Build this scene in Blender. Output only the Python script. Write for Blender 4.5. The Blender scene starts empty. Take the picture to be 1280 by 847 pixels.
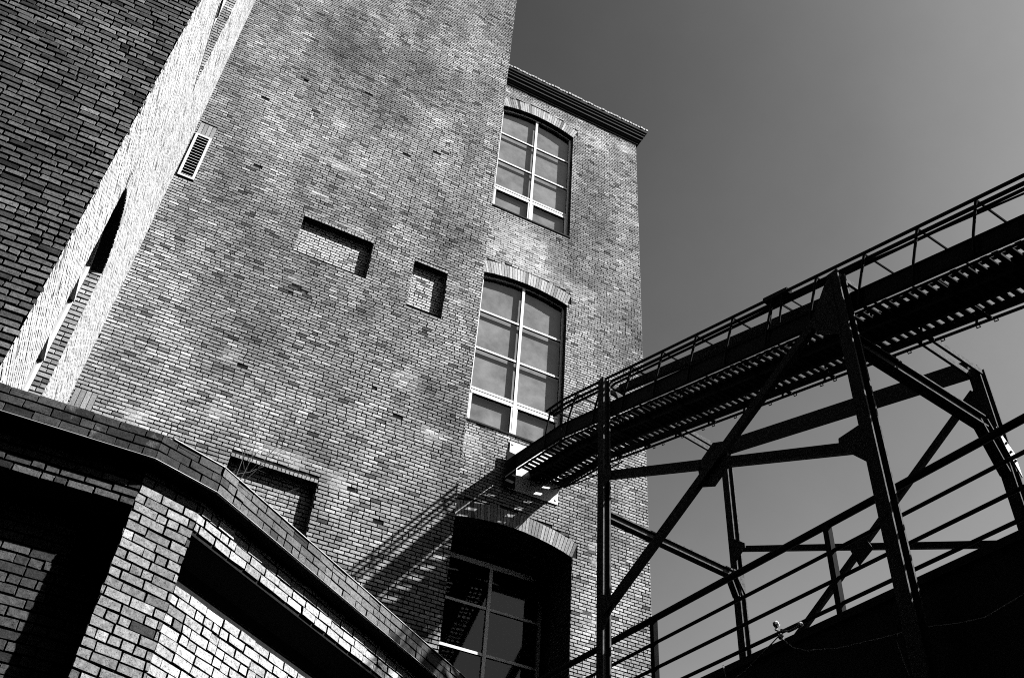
import bpy, math, random
import numpy as np
from mathutils import Vector, Matrix

# ------------------------------------------------------------------ camera, sky, sun, exposure
scene = bpy.context.scene
COL = scene.collection
EYE = 1.6                                   # the photographer's eye above the yard; all heights below are relative to the eye
R_CAM = ((0.89221041, -0.44707868, 0.06388458),
         (0.34467054, 0.58267046, -0.73600092),
         (0.29182666, 0.67868682, 0.6739595))
cam_d = bpy.data.cameras.new('camera'); cam = bpy.data.objects.new('camera', cam_d); COL.objects.link(cam)
r0, r1, r2 = (Vector(r) for r in R_CAM)
M = Matrix(((r0.x, -r1.x, -r2.x, 0), (r0.y, -r1.y, -r2.y, 0), (r0.z, -r1.z, -r2.z, 0), (0, 0, 0, 1)))
M.translation = (0, 0, EYE)
cam.matrix_world = M
cam_d.sensor_width = 36.0; cam_d.lens = 36.0 * 1240.09 / 1280.0
cam_d.clip_start = 0.1; cam_d.clip_end = 3000
scene.camera = cam

SUN = Vector((1.40, -1.0, 1.44)).normalized()          # direction towards the sun
elev = math.asin(SUN.z); azim = math.atan2(SUN.x, SUN.y)
world = bpy.data.worlds.new('World'); scene.world = world; world.use_nodes = True
wn = world.node_tree.nodes; wl = world.node_tree.links
bg = wn['Background']
sky = wn.new('ShaderNodeTexSky'); sky.sky_type = 'NISHITA'; sky.sun_disc = False
sky.sun_elevation = elev; sky.sun_rotation = azim
sky.altitude = 50; sky.air_density = 1.0; sky.dust_density = 1.0; sky.ozone_density = 1.0
sep = wn.new('ShaderNodeSeparateColor')                # black and white film behind a red filter
wl.new(sky.outputs[0], sep.inputs[0])
crv = wn.new('ShaderNodeMath'); crv.operation = 'POWER'; crv.inputs[1].default_value = 3.6   # contrasty film
wl.new(sep.outputs[0], crv.inputs[0])
k1 = wn.new('ShaderNodeMath'); k1.operation = 'MULTIPLY_ADD'; k1.inputs[1].default_value = .25; k1.inputs[2].default_value = 1.0
k2 = wn.new('ShaderNodeMath'); k2.operation = 'DIVIDE'                            # soft shoulder
wl.new(crv.outputs[0], k1.inputs[0]); wl.new(crv.outputs[0], k2.inputs[0]); wl.new(k1.outputs[0], k2.inputs[1])
tcw = wn.new('ShaderNodeTexCoord'); hz = wn.new('ShaderNodeTexNoise'); hz.inputs['Scale'].default_value = 3.2; hz.inputs['Detail'].default_value = 7; hz.inputs['Roughness'].default_value = .6
wl.new(tcw.outputs['Generated'], hz.inputs['Vector'])
hr = wn.new('ShaderNodeMapRange'); hr.inputs['From Min'].default_value = .3; hr.inputs['From Max'].default_value = .7; hr.inputs['To Min'].default_value = .92; hr.inputs['To Max'].default_value = 1.08
wl.new(hz.outputs[0], hr.inputs[0])                     # thin uneven haze high up
hm = wn.new('ShaderNodeMath'); hm.operation = 'MULTIPLY'; wl.new(k2.outputs[0], hm.inputs[0]); wl.new(hr.outputs[0], hm.inputs[1])
wl.new(hm.outputs[0], bg.inputs[0]); bg.inputs[1].default_value = 0.095
sun_d = bpy.data.lights.new('sun', 'SUN'); sun_d.energy = 5.0; sun_d.angle = math.radians(0.5); sun_d.color = (1, 1, 1)
sun = bpy.data.objects.new('sun', sun_d); COL.objects.link(sun)
sun.rotation_euler = SUN.to_track_quat('Z', 'Y').to_euler(); sun.location = (30, -20, 40)
scene.view_settings.view_transform = 'Standard'
try: scene.view_settings.look = 'None'
except Exception: pass
scene.view_settings.gamma = 1.0; scene.view_settings.use_curve_mapping = False
scene.view_settings.exposure = 0.75
scene.cycles.use_denoising = False; scene.cycles.filter_width = 1.0; scene.cycles.diffuse_bounces = 0; scene.cycles.max_bounces = 8

rnd = random.Random(7)
UP = Vector((0, 0, 1))

# ------------------------------------------------------------------ materials
def mat_new(name):
    m = bpy.data.materials.new(name); m.use_nodes = True
    return m, m.node_tree.nodes, m.node_tree.links, m.node_tree.nodes['Principled BSDF']

def make_masonry(name, stain=0.0, lo=.55, hi=1.3, bump=.55):
    m, n, l, b = mat_new(name)
    at = n.new('ShaderNodeAttribute'); at.attribute_name = 'tone'
    tc = n.new('ShaderNodeTexCoord')
    n1 = n.new('ShaderNodeTexNoise'); n1.inputs['Scale'].default_value = 26; n1.inputs['Detail'].default_value = 6; n1.inputs['Roughness'].default_value = .7
    l.new(tc.outputs['Object'], n1.inputs['Vector'])
    r1 = n.new('ShaderNodeMapRange'); r1.inputs['From Min'].default_value = .3; r1.inputs['From Max'].default_value = .7
    r1.inputs['To Min'].default_value = lo; r1.inputs['To Max'].default_value = hi
    l.new(n1.outputs[0], r1.inputs[0])
    n2 = n.new('ShaderNodeTexNoise'); n2.inputs['Scale'].default_value = 95; n2.inputs['Detail'].default_value = 3
    l.new(tc.outputs['Object'], n2.inputs['Vector'])
    r2_ = n.new('ShaderNodeMapRange'); r2_.inputs['From Min'].default_value = .34; r2_.inputs['From Max'].default_value = .46
    r2_.inputs['To Min'].default_value = .35; r2_.inputs['To Max'].default_value = 1.0
    l.new(n2.outputs[0], r2_.inputs[0])
    mu = n.new('ShaderNodeMath'); mu.operation = 'MULTIPLY'; l.new(r1.outputs[0], mu.inputs[0]); l.new(r2_.outputs[0], mu.inputs[1])
    mv = n.new('ShaderNodeMath'); mv.operation = 'MULTIPLY'; l.new(at.outputs['Fac'], mv.inputs[0]); l.new(mu.outputs[0], mv.inputs[1])
    res = mv.outputs[0]
    if stain:                                        # lime and salt bloom in drifting patches, over bricks and joints alike
        ns = n.new('ShaderNodeTexNoise'); ns.inputs['Scale'].default_value = 1.3; ns.inputs['Detail'].default_value = 10; ns.inputs['Roughness'].default_value = .78
        mp = n.new('ShaderNodeMapping'); mp.inputs['Scale'].default_value = (1.0, 1.0, .7); mp.inputs['Location'].default_value = (3.1, 0, 1.7)
        l.new(tc.outputs['Object'], mp.inputs[0]); l.new(mp.outputs[0], ns.inputs['Vector'])
        sr_ = n.new('ShaderNodeMapRange'); sr_.inputs['From Min'].default_value = .56; sr_.inputs['From Max'].default_value = .74
        sr_.inputs['To Min'].default_value = 0; sr_.inputs['To Max'].default_value = stain; l.new(ns.outputs[0], sr_.inputs[0])
        mm = n.new('ShaderNodeMath'); mm.operation = 'MULTIPLY'; l.new(sr_.outputs[0], mm.inputs[0]); l.new(mu.outputs[0], mm.inputs[1])
        ad = n.new('ShaderNodeMath'); ad.operation = 'MAXIMUM'; l.new(mv.outputs[0], ad.inputs[0]); l.new(mm.outputs[0], ad.inputs[1])
        nd = n.new('ShaderNodeTexNoise'); nd.inputs['Scale'].default_value = .5; nd.inputs['Detail'].default_value = 8; nd.inputs['Roughness'].default_value = .62
        m2 = n.new('ShaderNodeMapping'); m2.inputs['Scale'].default_value = (1.6, 1.0, .45); m2.inputs['Location'].default_value = (9.2, 4, 5.5)
        l.new(tc.outputs['Object'], m2.inputs[0]); l.new(m2.outputs[0], nd.inputs['Vector'])
        sd_ = n.new('ShaderNodeMapRange'); sd_.inputs['From Min'].default_value = .36; sd_.inputs['From Max'].default_value = .58
        sd_.inputs['To Min'].default_value = .66; sd_.inputs['To Max'].default_value = 1.08; l.new(nd.outputs[0], sd_.inputs[0])
        fm = n.new('ShaderNodeMath'); fm.operation = 'MULTIPLY'; l.new(ad.outputs[0], fm.inputs[0]); l.new(sd_.outputs[0], fm.inputs[1]); res = fm.outputs[0]
    cc = n.new('ShaderNodeCombineColor')
    for i in range(3): l.new(res, cc.inputs[i])
    l.new(cc.outputs[0], b.inputs['Base Color'])
    b.inputs['Roughness'].default_value = .92; b.inputs['Specular IOR Level'].default_value = .15
    bp = n.new('ShaderNodeBump'); bp.inputs['Strength'].default_value = bump; bp.inputs['Distance'].default_value = .006
    l.new(n1.outputs[0], bp.inputs['Height']); l.new(bp.outputs[0], b.inputs['Normal'])
    return m

def make_coursed(name, c1, c2, mortar):
    """brickwork for the sides nobody photographed"""
    m, n, l, b = mat_new(name)
    tc = n.new('ShaderNodeTexCoord'); sx = n.new('ShaderNodeSeparateXYZ'); l.new(tc.outputs['Object'], sx.inputs[0])
    ad = n.new('ShaderNodeMath'); ad.operation = 'ADD'; l.new(sx.outputs[0], ad.inputs[0]); l.new(sx.outputs[1], ad.inputs[1])
    cb = n.new('ShaderNodeCombineXYZ'); l.new(ad.outputs[0], cb.inputs[0]); l.new(sx.outputs[2], cb.inputs[1])
    br = n.new('ShaderNodeTexBrick'); l.new(cb.outputs[0], br.inputs['Vector'])
    br.inputs['Scale'].default_value = 1; br.inputs['Brick Width'].default_value = .21; br.inputs['Row Height'].default_value = .085
    br.inputs['Mortar Size'].default_value = .006; br.inputs['Mortar Smooth'].default_value = .2
    for k, v in (('Color1', c1), ('Color2', c2), ('Mortar', mortar)): br.inputs[k].default_value = (v, v, v, 1)
    l.new(br.outputs['Color'], b.inputs['Base Color']); b.inputs['Roughness'].default_value = .92
    bp = n.new('ShaderNodeBump'); bp.invert = True; bp.inputs['Strength'].default_value = .8; bp.inputs['Distance'].default_value = .01
    l.new(br.outputs['Fac'], bp.inputs['Height']); l.new(bp.outputs[0], b.inputs['Normal'])
    return m

def make_plain(name, v, rough=.6, spec=.4, metal=0, var=.25, scale=6, bump=.0, detail=5):
    m, n, l, b = mat_new(name)
    tc = n.new('ShaderNodeTexCoord'); nz = n.new('ShaderNodeTexNoise')
    nz.inputs['Scale'].default_value = scale; nz.inputs['Detail'].default_value = detail; nz.inputs['Roughness'].default_value = .65
    l.new(tc.outputs['Object'], nz.inputs['Vector'])
    mr = n.new('ShaderNodeMapRange'); mr.inputs['From Min'].default_value = .3; mr.inputs['From Max'].default_value = .7
    mr.inputs['To Min'].default_value = v * (1 - var); mr.inputs['To Max'].default_value = v * (1 + var)
    l.new(nz.outputs[0], mr.inputs[0])
    cc = n.new('ShaderNodeCombineColor')
    for i in range(3): l.new(mr.outputs[0], cc.inputs[i])
    l.new(cc.outputs[0], b.inputs['Base Color'])
    b.inputs['Roughness'].default_value = rough; b.inputs['Specular IOR Level'].default_value = spec; b.inputs['Metallic'].default_value = metal
    if bump:
        bp = n.new('ShaderNodeBump'); bp.inputs['Strength'].default_value = bump; bp.inputs['Distance'].default_value = .01
        l.new(nz.outputs[0], bp.inputs['Height']); l.new(bp.outputs[0], b.inputs['Normal'])
    return m

def make_glass():
    m, n, l, b = mat_new('window_glass')
    out = n['Material Output']; n.remove(b)
    tr = n.new('ShaderNodeBsdfTransparent'); tr.inputs[0].default_value = (.82, .82, .82, 1)
    gl = n.new('ShaderNodeBsdfGlossy'); gl.inputs['Roughness'].default_value = .03; gl.inputs[0].default_value = (.9, .9, .9, 1)
    lw = n.new('ShaderNodeLayerWeight'); pw = n.new('ShaderNodeMath'); pw.operation = 'POWER'; pw.inputs[1].default_value = 4
    l.new(lw.outputs['Facing'], pw.inputs[0]); fr = n.new('ShaderNodeMath'); fr.operation = 'MULTIPLY_ADD'; fr.inputs[1].default_value = .5; fr.inputs[2].default_value = .05
    l.new(pw.outputs[0], fr.inputs[0])
    mx = n.new('ShaderNodeMixShader'); l.new(fr.outputs[0], mx.inputs[0]); l.new(tr.outputs[0], mx.inputs[1]); l.new(gl.outputs[0], mx.inputs[2])
    l.new(mx.outputs[0], out.inputs[0])
    return m

MASON = make_masonry('masonry', lo=.42, hi=1.42, bump=1.0)
MASON_STAINED = make_masonry('stained_masonry', stain=.46, bump=.9)
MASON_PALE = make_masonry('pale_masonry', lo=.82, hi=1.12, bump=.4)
COURSED = make_coursed('coursed_brick', .3, .2, .05)
COURSED_DARK = make_coursed('coursed_dark_brick', .10, .06, .02)
PAINT = make_plain('white_paint', .88, .4, .5, var=.12, scale=3)
PAINT_OLD = make_plain('grey_frame_paint', .55, .5, .3, var=.2, scale=4)
STEEL = make_plain('weathered_steel', .12, .85, .08, var=.55, scale=14, bump=.3)
DARKSTEEL = make_plain('dark_painted_steel', .012, .85, .08, var=.4, scale=10, bump=.2)
CORNICE = make_plain('sooty_timber', .015, .8, .2, var=.5, scale=5, bump=.3)
LEAD = make_plain('lead_trim', .5, .5, .4, var=.3, scale=8)
TILE = make_plain('coping_tile', .5, .8, .2, var=.4, scale=7)
BLIND = make_plain('window_blind', .36, .9, .1, var=.4, scale=1.6, detail=10)
DARKROOM = make_plain('dark_interior', .02, .9, .1)
ASPHALT = make_plain('asphalt', .03, .9, .2, var=.3, scale=3, bump=.3)
ROOFING = make_plain('roof_felt', .03, .9, .2, var=.3, scale=2)
SOFFIT = make_plain('dark_soffit_boards', .03, .9, .1, var=.3, scale=3)
SHEDWALL = make_plain('tarred_boards', .02, .9, .1, var=.4, scale=2)
ROPE = make_plain('worn_cable', .6, .7, .2, var=.4, scale=30)
BARK = make_plain('twig_bark', .10, .9, .1, var=.3, scale=20)
GLASS = make_glass()

# ------------------------------------------------------------------ mesh helper
class MB:
    def __init__(s): s.v = []; s.f = []; s.t = []; s.mi = []
    def poly(s, pts, tone=.3, mi=0):
        i = len(s.v); s.v.extend(tuple(p) for p in pts); s.f.append(tuple(range(i, i + len(pts)))); s.t.append(tone); s.mi.append(mi)
    def hexa(s, a, b, tone=.3, mi=0):
        """a, b: the two matching end loops (4 points each)"""
        i = len(s.v); s.v.extend(tuple(p) for p in a); s.v.extend(tuple(p) for p in b)
        n = len(a)
        fs = [tuple(i + k for k in range(n))[::-1], tuple(i + n + k for k in range(n))]
        for k in range(n):
            k2 = (k + 1) % n; fs.append((i + k, i + k2, i + n + k2, i + n + k))
        s.f.extend(fs); s.t.extend([tone] * len(fs)); s.mi.extend([mi] * len(fs))
    def box(s, x0, x1, y0, y1, z0, z1, tone=.3, mi=0):
        s.hexa([(x0, y0, z0), (x1, y0, z0), (x1, y1, z0), (x0, y1, z0)], [(x0, y0, z1), (x1, y0, z1), (x1, y1, z1), (x0, y1, z1)], tone, mi)
    def obox(s, O, U, N, u0, u1, n0, n1, z0, z1, tone=.3, mi=0):
        O, U, N = Vector(O), Vector(U), Vector(N)
        lp = lambda z: [O + U * a + N * c + UP * z for a, c in ((u0, n0), (u1, n0), (u1, n1), (u0, n1))]
        s.hexa(lp(z0), lp(z1), tone, mi)
    def bar(s, p, q, w, h, side=None, mi=0):
        """square bar; w across 'side', h across the remaining axis"""
        p, q = Vector(p), Vector(q); d = (q - p).normalized()
        sd = Vector(side) if side is not None else (d.cross(UP) if abs(d.z) < .99 else Vector((1, 0, 0)))
        sd = (sd - d * sd.dot(d)).normalized(); e = d.cross(sd)
        o = [sd * (a * w / 2) + e * (c * h / 2) for a, c in ((-1, -1), (1, -1), (1, 1), (-1, 1))]
        s.hexa([p + k for k in o], [q + k for k in o], mi=mi)
    def hbeam(s, p, q, w, h, side, t=.032):
        """rolled H section: two flanges of width w, h apart along e, and a web"""
        p, q = Vector(p), Vector(q); d = (q - p).normalized()
        sd = Vector(side); sd = (sd - d * sd.dot(d)).normalized(); e = d.cross(sd)
        for c in (-1, 1):
            s.bar(p + e * (c * (h - t) / 2), q + e * (c * (h - t) / 2), w, t, sd)
        s.bar(p, q, t, h - 2 * t - .002, sd)
    def tube(s, pts, r, n=8):
        pts = [Vector(p) for p in pts]; rings = []
        for k, p in enumerate(pts):
            d = (pts[min(k + 1, len(pts) - 1)] - pts[max(k - 1, 0)]).normalized()
            a = d.cross(UP) if abs(d.z) < .95 else d.cross(Vector((1, 0, 0)))
            a.normalize(); e = d.cross(a); rr = r[k] if isinstance(r, (list, tuple)) else r
            rings.append([p + (a * math.cos(t) + e * math.sin(t)) * rr for t in (2 * math.pi * j / n for j in range(n))])
        i = len(s.v)
        for rg in rings: s.v.extend(tuple(p) for p in rg)
        fs = [tuple(range(i, i + n))[::-1], tuple(i + (len(rings) - 1) * n + j for j in range(n))]
        for k in range(len(rings) - 1):
            for j in range(n):
                a = i + k * n + j; b = i + k * n + (j + 1) % n; fs.append((a, b, b + n, a + n))
        s.f.extend(fs); s.t.extend([.3] * len(fs)); s.mi.extend([0] * len(fs))
    def plate(s, pts, nrm, t=.02):
        nrm = Vector(nrm).normalized() * (t / 2); pts = [Vector(p) for p in pts]
        s.hexa([p - nrm for p in pts], [p + nrm for p in pts])
    def build(s, name, mats, parent=None, kind=None):
        if not isinstance(mats, (list, tuple)): mats = [mats]
        me = bpy.data.meshes.new(name)
        root = parent
        while root is not None and root.parent is not None: root = root.parent
        off = np.array(root.location) if root is not None else np.zeros(3)
        v = np.array(s.v, dtype=float) - off
        me.from_pydata(v.tolist(), [], s.f)
        for m in mats: me.materials.append(m)
        me.polygons.foreach_set('material_index', s.mi)
        a = me.attributes.new('tone', 'FLOAT', 'FACE'); a.data.foreach_set('value', s.t)
        me.update()
        o = bpy.data.objects.new(name, me); COL.objects.link(o)
        if parent is not None: o.parent = parent
        if kind: o['kind'] = kind
        return o

def thing(name, label, cat, loc, group=None):
    o = bpy.data.objects.new(name, None); COL.objects.link(o); o.location = loc; o.empty_display_size = .5
    o['label'] = label; o['category'] = cat
    if group: o['group'] = group
    return o

# ------------------------------------------------------------------ bricks laid one by one
class Noise2:
    def __init__(s, seed): s.g = np.random.RandomState(seed).rand(64, 64)
    def __call__(s, x, y):
        i, j = math.floor(x), math.floor(y); fx, fy = x - i, y - j
        fx = fx * fx * (3 - 2 * fx); fy = fy * fy * (3 - 2 * fy); g = s.g
        a = g[i % 64, j % 64]; b = g[(i + 1) % 64, j % 64]; c = g[i % 64, (j + 1) % 64]; d = g[(i + 1) % 64, (j + 1) % 64]
        return (a * (1 - fx) + b * fx) * (1 - fy) + (c * (1 - fx) + d * fx) * fy

ST, CO, JT = .213, .085, .0105
def frustum(mb, C, N, h0, h1, ins, tone, rg, wob=.0015):
    """C: four corners on the wall plane; brick stands from h0 to h1 off the plane"""
    c = sum(C, Vector()) / 4
    base = [p + N * h0 for p in C]
    top = []
    for p in C:
        d = c - p; L = d.length or 1
        top.append(p + d * (ins * 1.3 / L) + N * (h1 + rg.uniform(-wob, wob)))
    i = len(mb.v); mb.v.extend(tuple(p) for p in base); mb.v.extend(tuple(p) for p in top)
    mb.f.append((i + 4, i + 5, i + 6, i + 7))
    for k in range(4): mb.f.append((i + k, i + (k + 1) % 4, i + 4 + (k + 1) % 4, i + 4 + k))
    mb.t.extend([tone] * 5); mb.mi.extend([0] * 5)

def backing(mb, O, U, N, W, z0, z1, holes, h, tone):
    us = sorted({0, W, *[min(max(x, 0), W) for H in holes for x in H[:2]]}); zs = sorted({z0, z1, *[min(max(x, z0), z1) for H in holes for x in H[2:]]})
    for a, b in zip(us, us[1:]):
        for c, d in zip(zs, zs[1:]):
            um, zm = (a + b) / 2, (c + d) / 2
            if b - a < 1e-6 or d - c < 1e-6 or any(H[0] < um < H[1] and H[2] < zm < H[3] for H in holes): continue
            mb.poly([O + U * u + UP * z + N * h for u, z in ((a, c), (b, c), (b, d), (a, d))], tone)

def brick_wall(mb, O, U, N, W, z0, z1, seed, mean, sd=.09, mortar=.016, depth=.019, holes=(), bholes=None, dark=.07, light=.06,
               soot=.35, bright=(), lost=(), jag=.004, rough=.0025, course=CO, stretch=ST, proud=.004, JT=.023, JV=.010, jit=.002, wob=.0015):
    O, U, N = Vector(O), Vector(U).normalized(), Vector(N).normalized()
    rg = random.Random(seed); ns = Noise2(seed); ns2 = Noise2(seed + 99)
    holes = list(holes); bh = holes if bholes is None else list(bholes)
    backing(mb, O, U, N, W, z0, z1, holes, -depth, mortar)
    nrow = int(round((z1 - z0) / course)); cs = (z1 - z0) / nrow
    for r in range(nrow):
        a, b = z0 + r * cs + JT / 2, z0 + (r + 1) * cs - JT / 2
        zm = (a + b) / 2
        ub = (-.5 * stretch if r % 2 else 0.0) - rg.uniform(0, .035) - (rg.choice((.25, .5)) * stretch if rg.random() < .12 else 0)
        kk = 0; half = False; u = ub
        cut = sorted((H[0], H[1]) for H in bh if H[2] < b and H[3] > a)
        while u < W:
            if half: half = False; kk += 1; un = ub + kk * stretch + rg.uniform(-.007, .007)
            elif rg.random() < .1: half = True; un = ub + (kk + .5) * stretch + rg.uniform(-.006, .006)
            else: kk += 1; un = ub + kk * stretch + rg.uniform(-.007, .007)
            L = un - u
            segs = [(max(u + JV / 2, 0), min(u + L - JV / 2, W))]
            for c0, c1 in cut:
                ns_ = []
                for p, q in segs:
                    if c1 <= p or c0 >= q: ns_.append((p, q)); continue
                    if c0 > p: ns_.append((p, c0 - .001))
                    if c1 < q: ns_.append((c1 + .001, q))
                segs = ns_
            for p, q in segs:
                if q - p < .02: continue
                um = (p + q) / 2
                t = mean + rg.gauss(0, sd)
                x = rg.random()
                if x < dark: t *= rg.uniform(.25, .55)
                elif x > 1 - light: t *= rg.uniform(1.25, 1.6)
                t *= 1 - soot * (ns(um * .9 + 3, zm * .45) * .6 + ns(um * 2.7, zm * 1.4) * .4 - .25) * 1.6
                t *= .88 + .24 * ns2(um * 5, zm * 9)
                t0 = t
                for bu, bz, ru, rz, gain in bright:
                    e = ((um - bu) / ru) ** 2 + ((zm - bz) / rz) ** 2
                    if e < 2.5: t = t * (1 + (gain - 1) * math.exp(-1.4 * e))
                h = rg.uniform(-rough, proud if rg.random() < .9 else proud * 2)
                for lu, lz in lost:
                    if p - .004 < lu < q + .004 and a - .006 < lz < b + .006: h = None
                if h is None: continue
                if t > t0 * 1.22 and rg.random() < .8:       # joints smeared full of lime
                    hh = -depth * rg.uniform(.12, .5)
                    mb.poly([O + U * a1 + UP * b1 + N * hh for a1, b1 in ((p - .008, a - .012), (q + .008, a - .012), (q + .008, b + .012), (p - .008, b + .012))], min(t * rg.uniform(.6, 1.0), .8))
                t = min(max(t, .02), .86)
                p2 = p + (rg.uniform(-jag, jag) if p <= 0.001 else rg.uniform(-.002, .002)); q2 = q + (rg.uniform(-jag, jag) if q >= W - .001 else rg.uniform(-.002, .002))
                tw = rg.uniform(-.0015, .0015)
                jz = lambda: rg.uniform(-jit, jit)
                C = [O + U * (p2 + jz()) + UP * (a - tw + jz()), O + U * (q2 + jz()) + UP * (a + tw + jz()), O + U * (q2 + jz()) + UP * (b + tw + jz()), O + U * (p2 + jz()) + UP * (b - tw + jz())]
                frustum(mb, C, N, -depth, h, .004, t, rg, wob)
            u += L

def arch_fn(uc, hw, spring, rise):
    Rr = (hw * hw + rise * rise) / (2 * rise); zc = spring + rise - Rr
    return Rr, zc, (lambda u: zc + math.sqrt(max(Rr * Rr - (u - uc) ** 2, 0)))

def arch_opening(uc, hw, z0, spring, rise, ring):
    """hole columns for the wall backing and, one ring of voussoirs higher, for the bricks"""
    Rr, zc, fn = arch_fn(uc, hw, spring, rise); n = 16; hb, bb = [], []
    Ro = Rr + ring; ang = math.asin(hw / Rr)
    for k in range(n):
        a = uc - hw + 2 * hw * k / n; b = a + 2 * hw / n
        hb.append((a, b, z0, max(fn(a), fn(b), fn((a + b) / 2))))
    ho = Ro * math.sin(ang)
    fo = lambda u: zc + math.sqrt(max(Ro * Ro - (u - uc) ** 2, 0))
    bb.append((uc - hw, uc + hw, z0, spring))
    for k in range(n):
        a = uc - ho + 2 * ho * k / n; b = a + 2 * ho / n
        lo = spring + .002 if abs((a + b) / 2 - uc) < hw else spring + (abs((a + b) / 2 - uc) - hw) / math.tan(ang) - .02
        bb.append((a, b, lo, fo((a + b) / 2)))
    return hb, bb

def voussoirs(mb, O, U, N, uc, hw, spring, rise, ring, tone, seed, depth=.012, soffit=.12, pitch=.082):
    O, U, N = Vector(O), Vector(U), Vector(N); rg = random.Random(seed)
    Rr, zc, fn = arch_fn(uc, hw, spring, rise); ang = math.asin(hw / Rr)
    n = int(round(2 * ang * Rr / pitch)); P = lambda r, t, h=0: O + U * (uc + r * math.sin(t)) + UP * (zc + r * math.cos(t)) + N * h
    for k in range(n):
        t0, t1 = -ang + 2 * ang * k / n, -ang + 2 * ang * (k + 1) / n
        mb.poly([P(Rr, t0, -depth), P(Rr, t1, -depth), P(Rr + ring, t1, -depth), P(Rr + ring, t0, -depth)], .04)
        e = JT / 2 / Rr
        C = [P(Rr, t0 + e), P(Rr, t1 - e), P(Rr + ring - JT / 2, t1 - e), P(Rr + ring - JT / 2, t0 + e)]
        tt = tone * rg.uniform(.6, 1.25) * (rg.uniform(.3, .6) if rg.random() < .12 else 1)
        frustum(mb, C, N, -depth, rg.uniform(.001, .008), .004, min(tt, .85), rg)
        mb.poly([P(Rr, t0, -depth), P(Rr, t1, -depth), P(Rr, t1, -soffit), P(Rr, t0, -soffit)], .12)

def soldier_row(mb, O, U, N, u0, u1, z0, z1, tone, seed, pitch=.0815, depth=.012, proud=.004):
    rg = random.Random(seed); O, U, N = Vector(O), Vector(U), Vector(N); n = int(round((u1 - u0) / pitch)); p = (u1 - u0) / n
    for k in range(n):
        a, b = u0 + k * p + JT / 2, u0 + (k + 1) * p - JT / 2
        C = [O + U * a + UP * z0, O + U * b + UP * z0, O + U * b + UP * z1, O + U * a + UP * z1]
        frustum(mb, C, N, -depth, rg.uniform(0, proud), .004, min(tone * rg.uniform(.75, 1.2), .85), rg)

X1, Y1 = Vector((1, 0, 0)), Vector((0, 1, 0))
GZ = -EYE

# ------------------------------------------------------------------ ground
g = MB(); g.poly([(-800, -800, GZ), (800, -800, GZ), (800, 800, GZ), (-800, 800, GZ)])
g.build('ground', ASPHALT, kind='structure')

# ------------------------------------------------------------------ brick tower (tall sunlit wall in the middle)
YT, XS, XT = 16.0, -1.504, 5.976
TOP = 34.0
tower = thing('brick_tower', 'tall plain brick tower with small bricked up windows, raked by low sun', 'tower', ((XS + XT) / 2, YT, GZ))
O = Vector((XS, YT, 0)); FN = Vector((0, -1, 0))
recs = [(1.424, 3.14, 16.03, 17.19), (4.19, 5.056, 15.72, 17.165), (1.447, 3.146, 8.3, 10.42)]
RD = .183
w = MB()
holes = [(a - XS, b - XS, c, d) for a, b, c, d in recs]
holes += [(-1.455 - XS, -1.085 - XS, 16.90, 18.415)]
bh = list(holes) + [(a - XS - .0, b - XS, d, d + .088) for a, b, c, d in recs]
bh += [(-1.455 - XS, -1.075 - XS, 18.41, 18.86), (-1.48 - XS, -1.09 - XS, 10.35, 10.82)]
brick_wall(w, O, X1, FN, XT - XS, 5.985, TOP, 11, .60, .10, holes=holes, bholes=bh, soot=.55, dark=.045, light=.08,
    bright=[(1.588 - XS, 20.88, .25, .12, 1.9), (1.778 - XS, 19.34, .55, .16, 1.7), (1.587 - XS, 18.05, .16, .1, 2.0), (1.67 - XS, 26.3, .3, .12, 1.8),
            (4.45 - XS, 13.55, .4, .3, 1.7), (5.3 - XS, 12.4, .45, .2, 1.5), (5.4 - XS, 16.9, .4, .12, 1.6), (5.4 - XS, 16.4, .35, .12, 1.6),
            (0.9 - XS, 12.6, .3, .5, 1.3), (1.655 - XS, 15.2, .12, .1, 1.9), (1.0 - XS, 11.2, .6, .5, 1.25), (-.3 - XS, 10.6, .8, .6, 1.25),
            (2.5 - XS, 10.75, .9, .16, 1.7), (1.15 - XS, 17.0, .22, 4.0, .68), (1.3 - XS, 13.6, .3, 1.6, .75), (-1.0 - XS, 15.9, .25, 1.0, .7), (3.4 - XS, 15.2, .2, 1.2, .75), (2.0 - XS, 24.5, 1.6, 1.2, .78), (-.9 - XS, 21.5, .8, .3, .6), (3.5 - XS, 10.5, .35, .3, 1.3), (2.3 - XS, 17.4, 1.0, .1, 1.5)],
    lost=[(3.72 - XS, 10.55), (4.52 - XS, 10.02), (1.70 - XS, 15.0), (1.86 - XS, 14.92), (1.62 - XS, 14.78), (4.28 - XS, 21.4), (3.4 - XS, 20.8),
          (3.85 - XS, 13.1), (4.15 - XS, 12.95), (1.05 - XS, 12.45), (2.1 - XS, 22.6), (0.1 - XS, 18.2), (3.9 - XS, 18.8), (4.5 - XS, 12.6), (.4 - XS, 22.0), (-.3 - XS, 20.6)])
for k, (a, b, c, d) in enumerate(recs):
    soldier_row(w, O, X1, FN, a - XS, b - XS, d + .004, d + .085, .55, 40 + k)
soldier_row(w, O, X1, FN, -1.455 - XS, -1.075 - XS, 18.42, 18.855, .62, 44, .095, proud=.002)
soldier_row(w, O, X1, FN, -1.48 - XS, -1.09 - XS, 10.36, 10.815, .5, 45, .095, proud=.002)
backing(w, O, X1, FN, XT - XS, GZ, 5.985, [], -.012, .2)
w.build('front_wall', MASON_STAINED, tower)
s = MB()
s.poly([(XT - .012, YT + .013, GZ), (XT - .012, 22, GZ), (XT - .012, 22, TOP), (XT - .012, YT + .013, TOP)])
s.poly([(XS, YT + .013, TOP), (XT - .012, YT + .013, TOP), (XT - .012, 22, TOP), (XS, 22, TOP)], mi=1)
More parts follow.
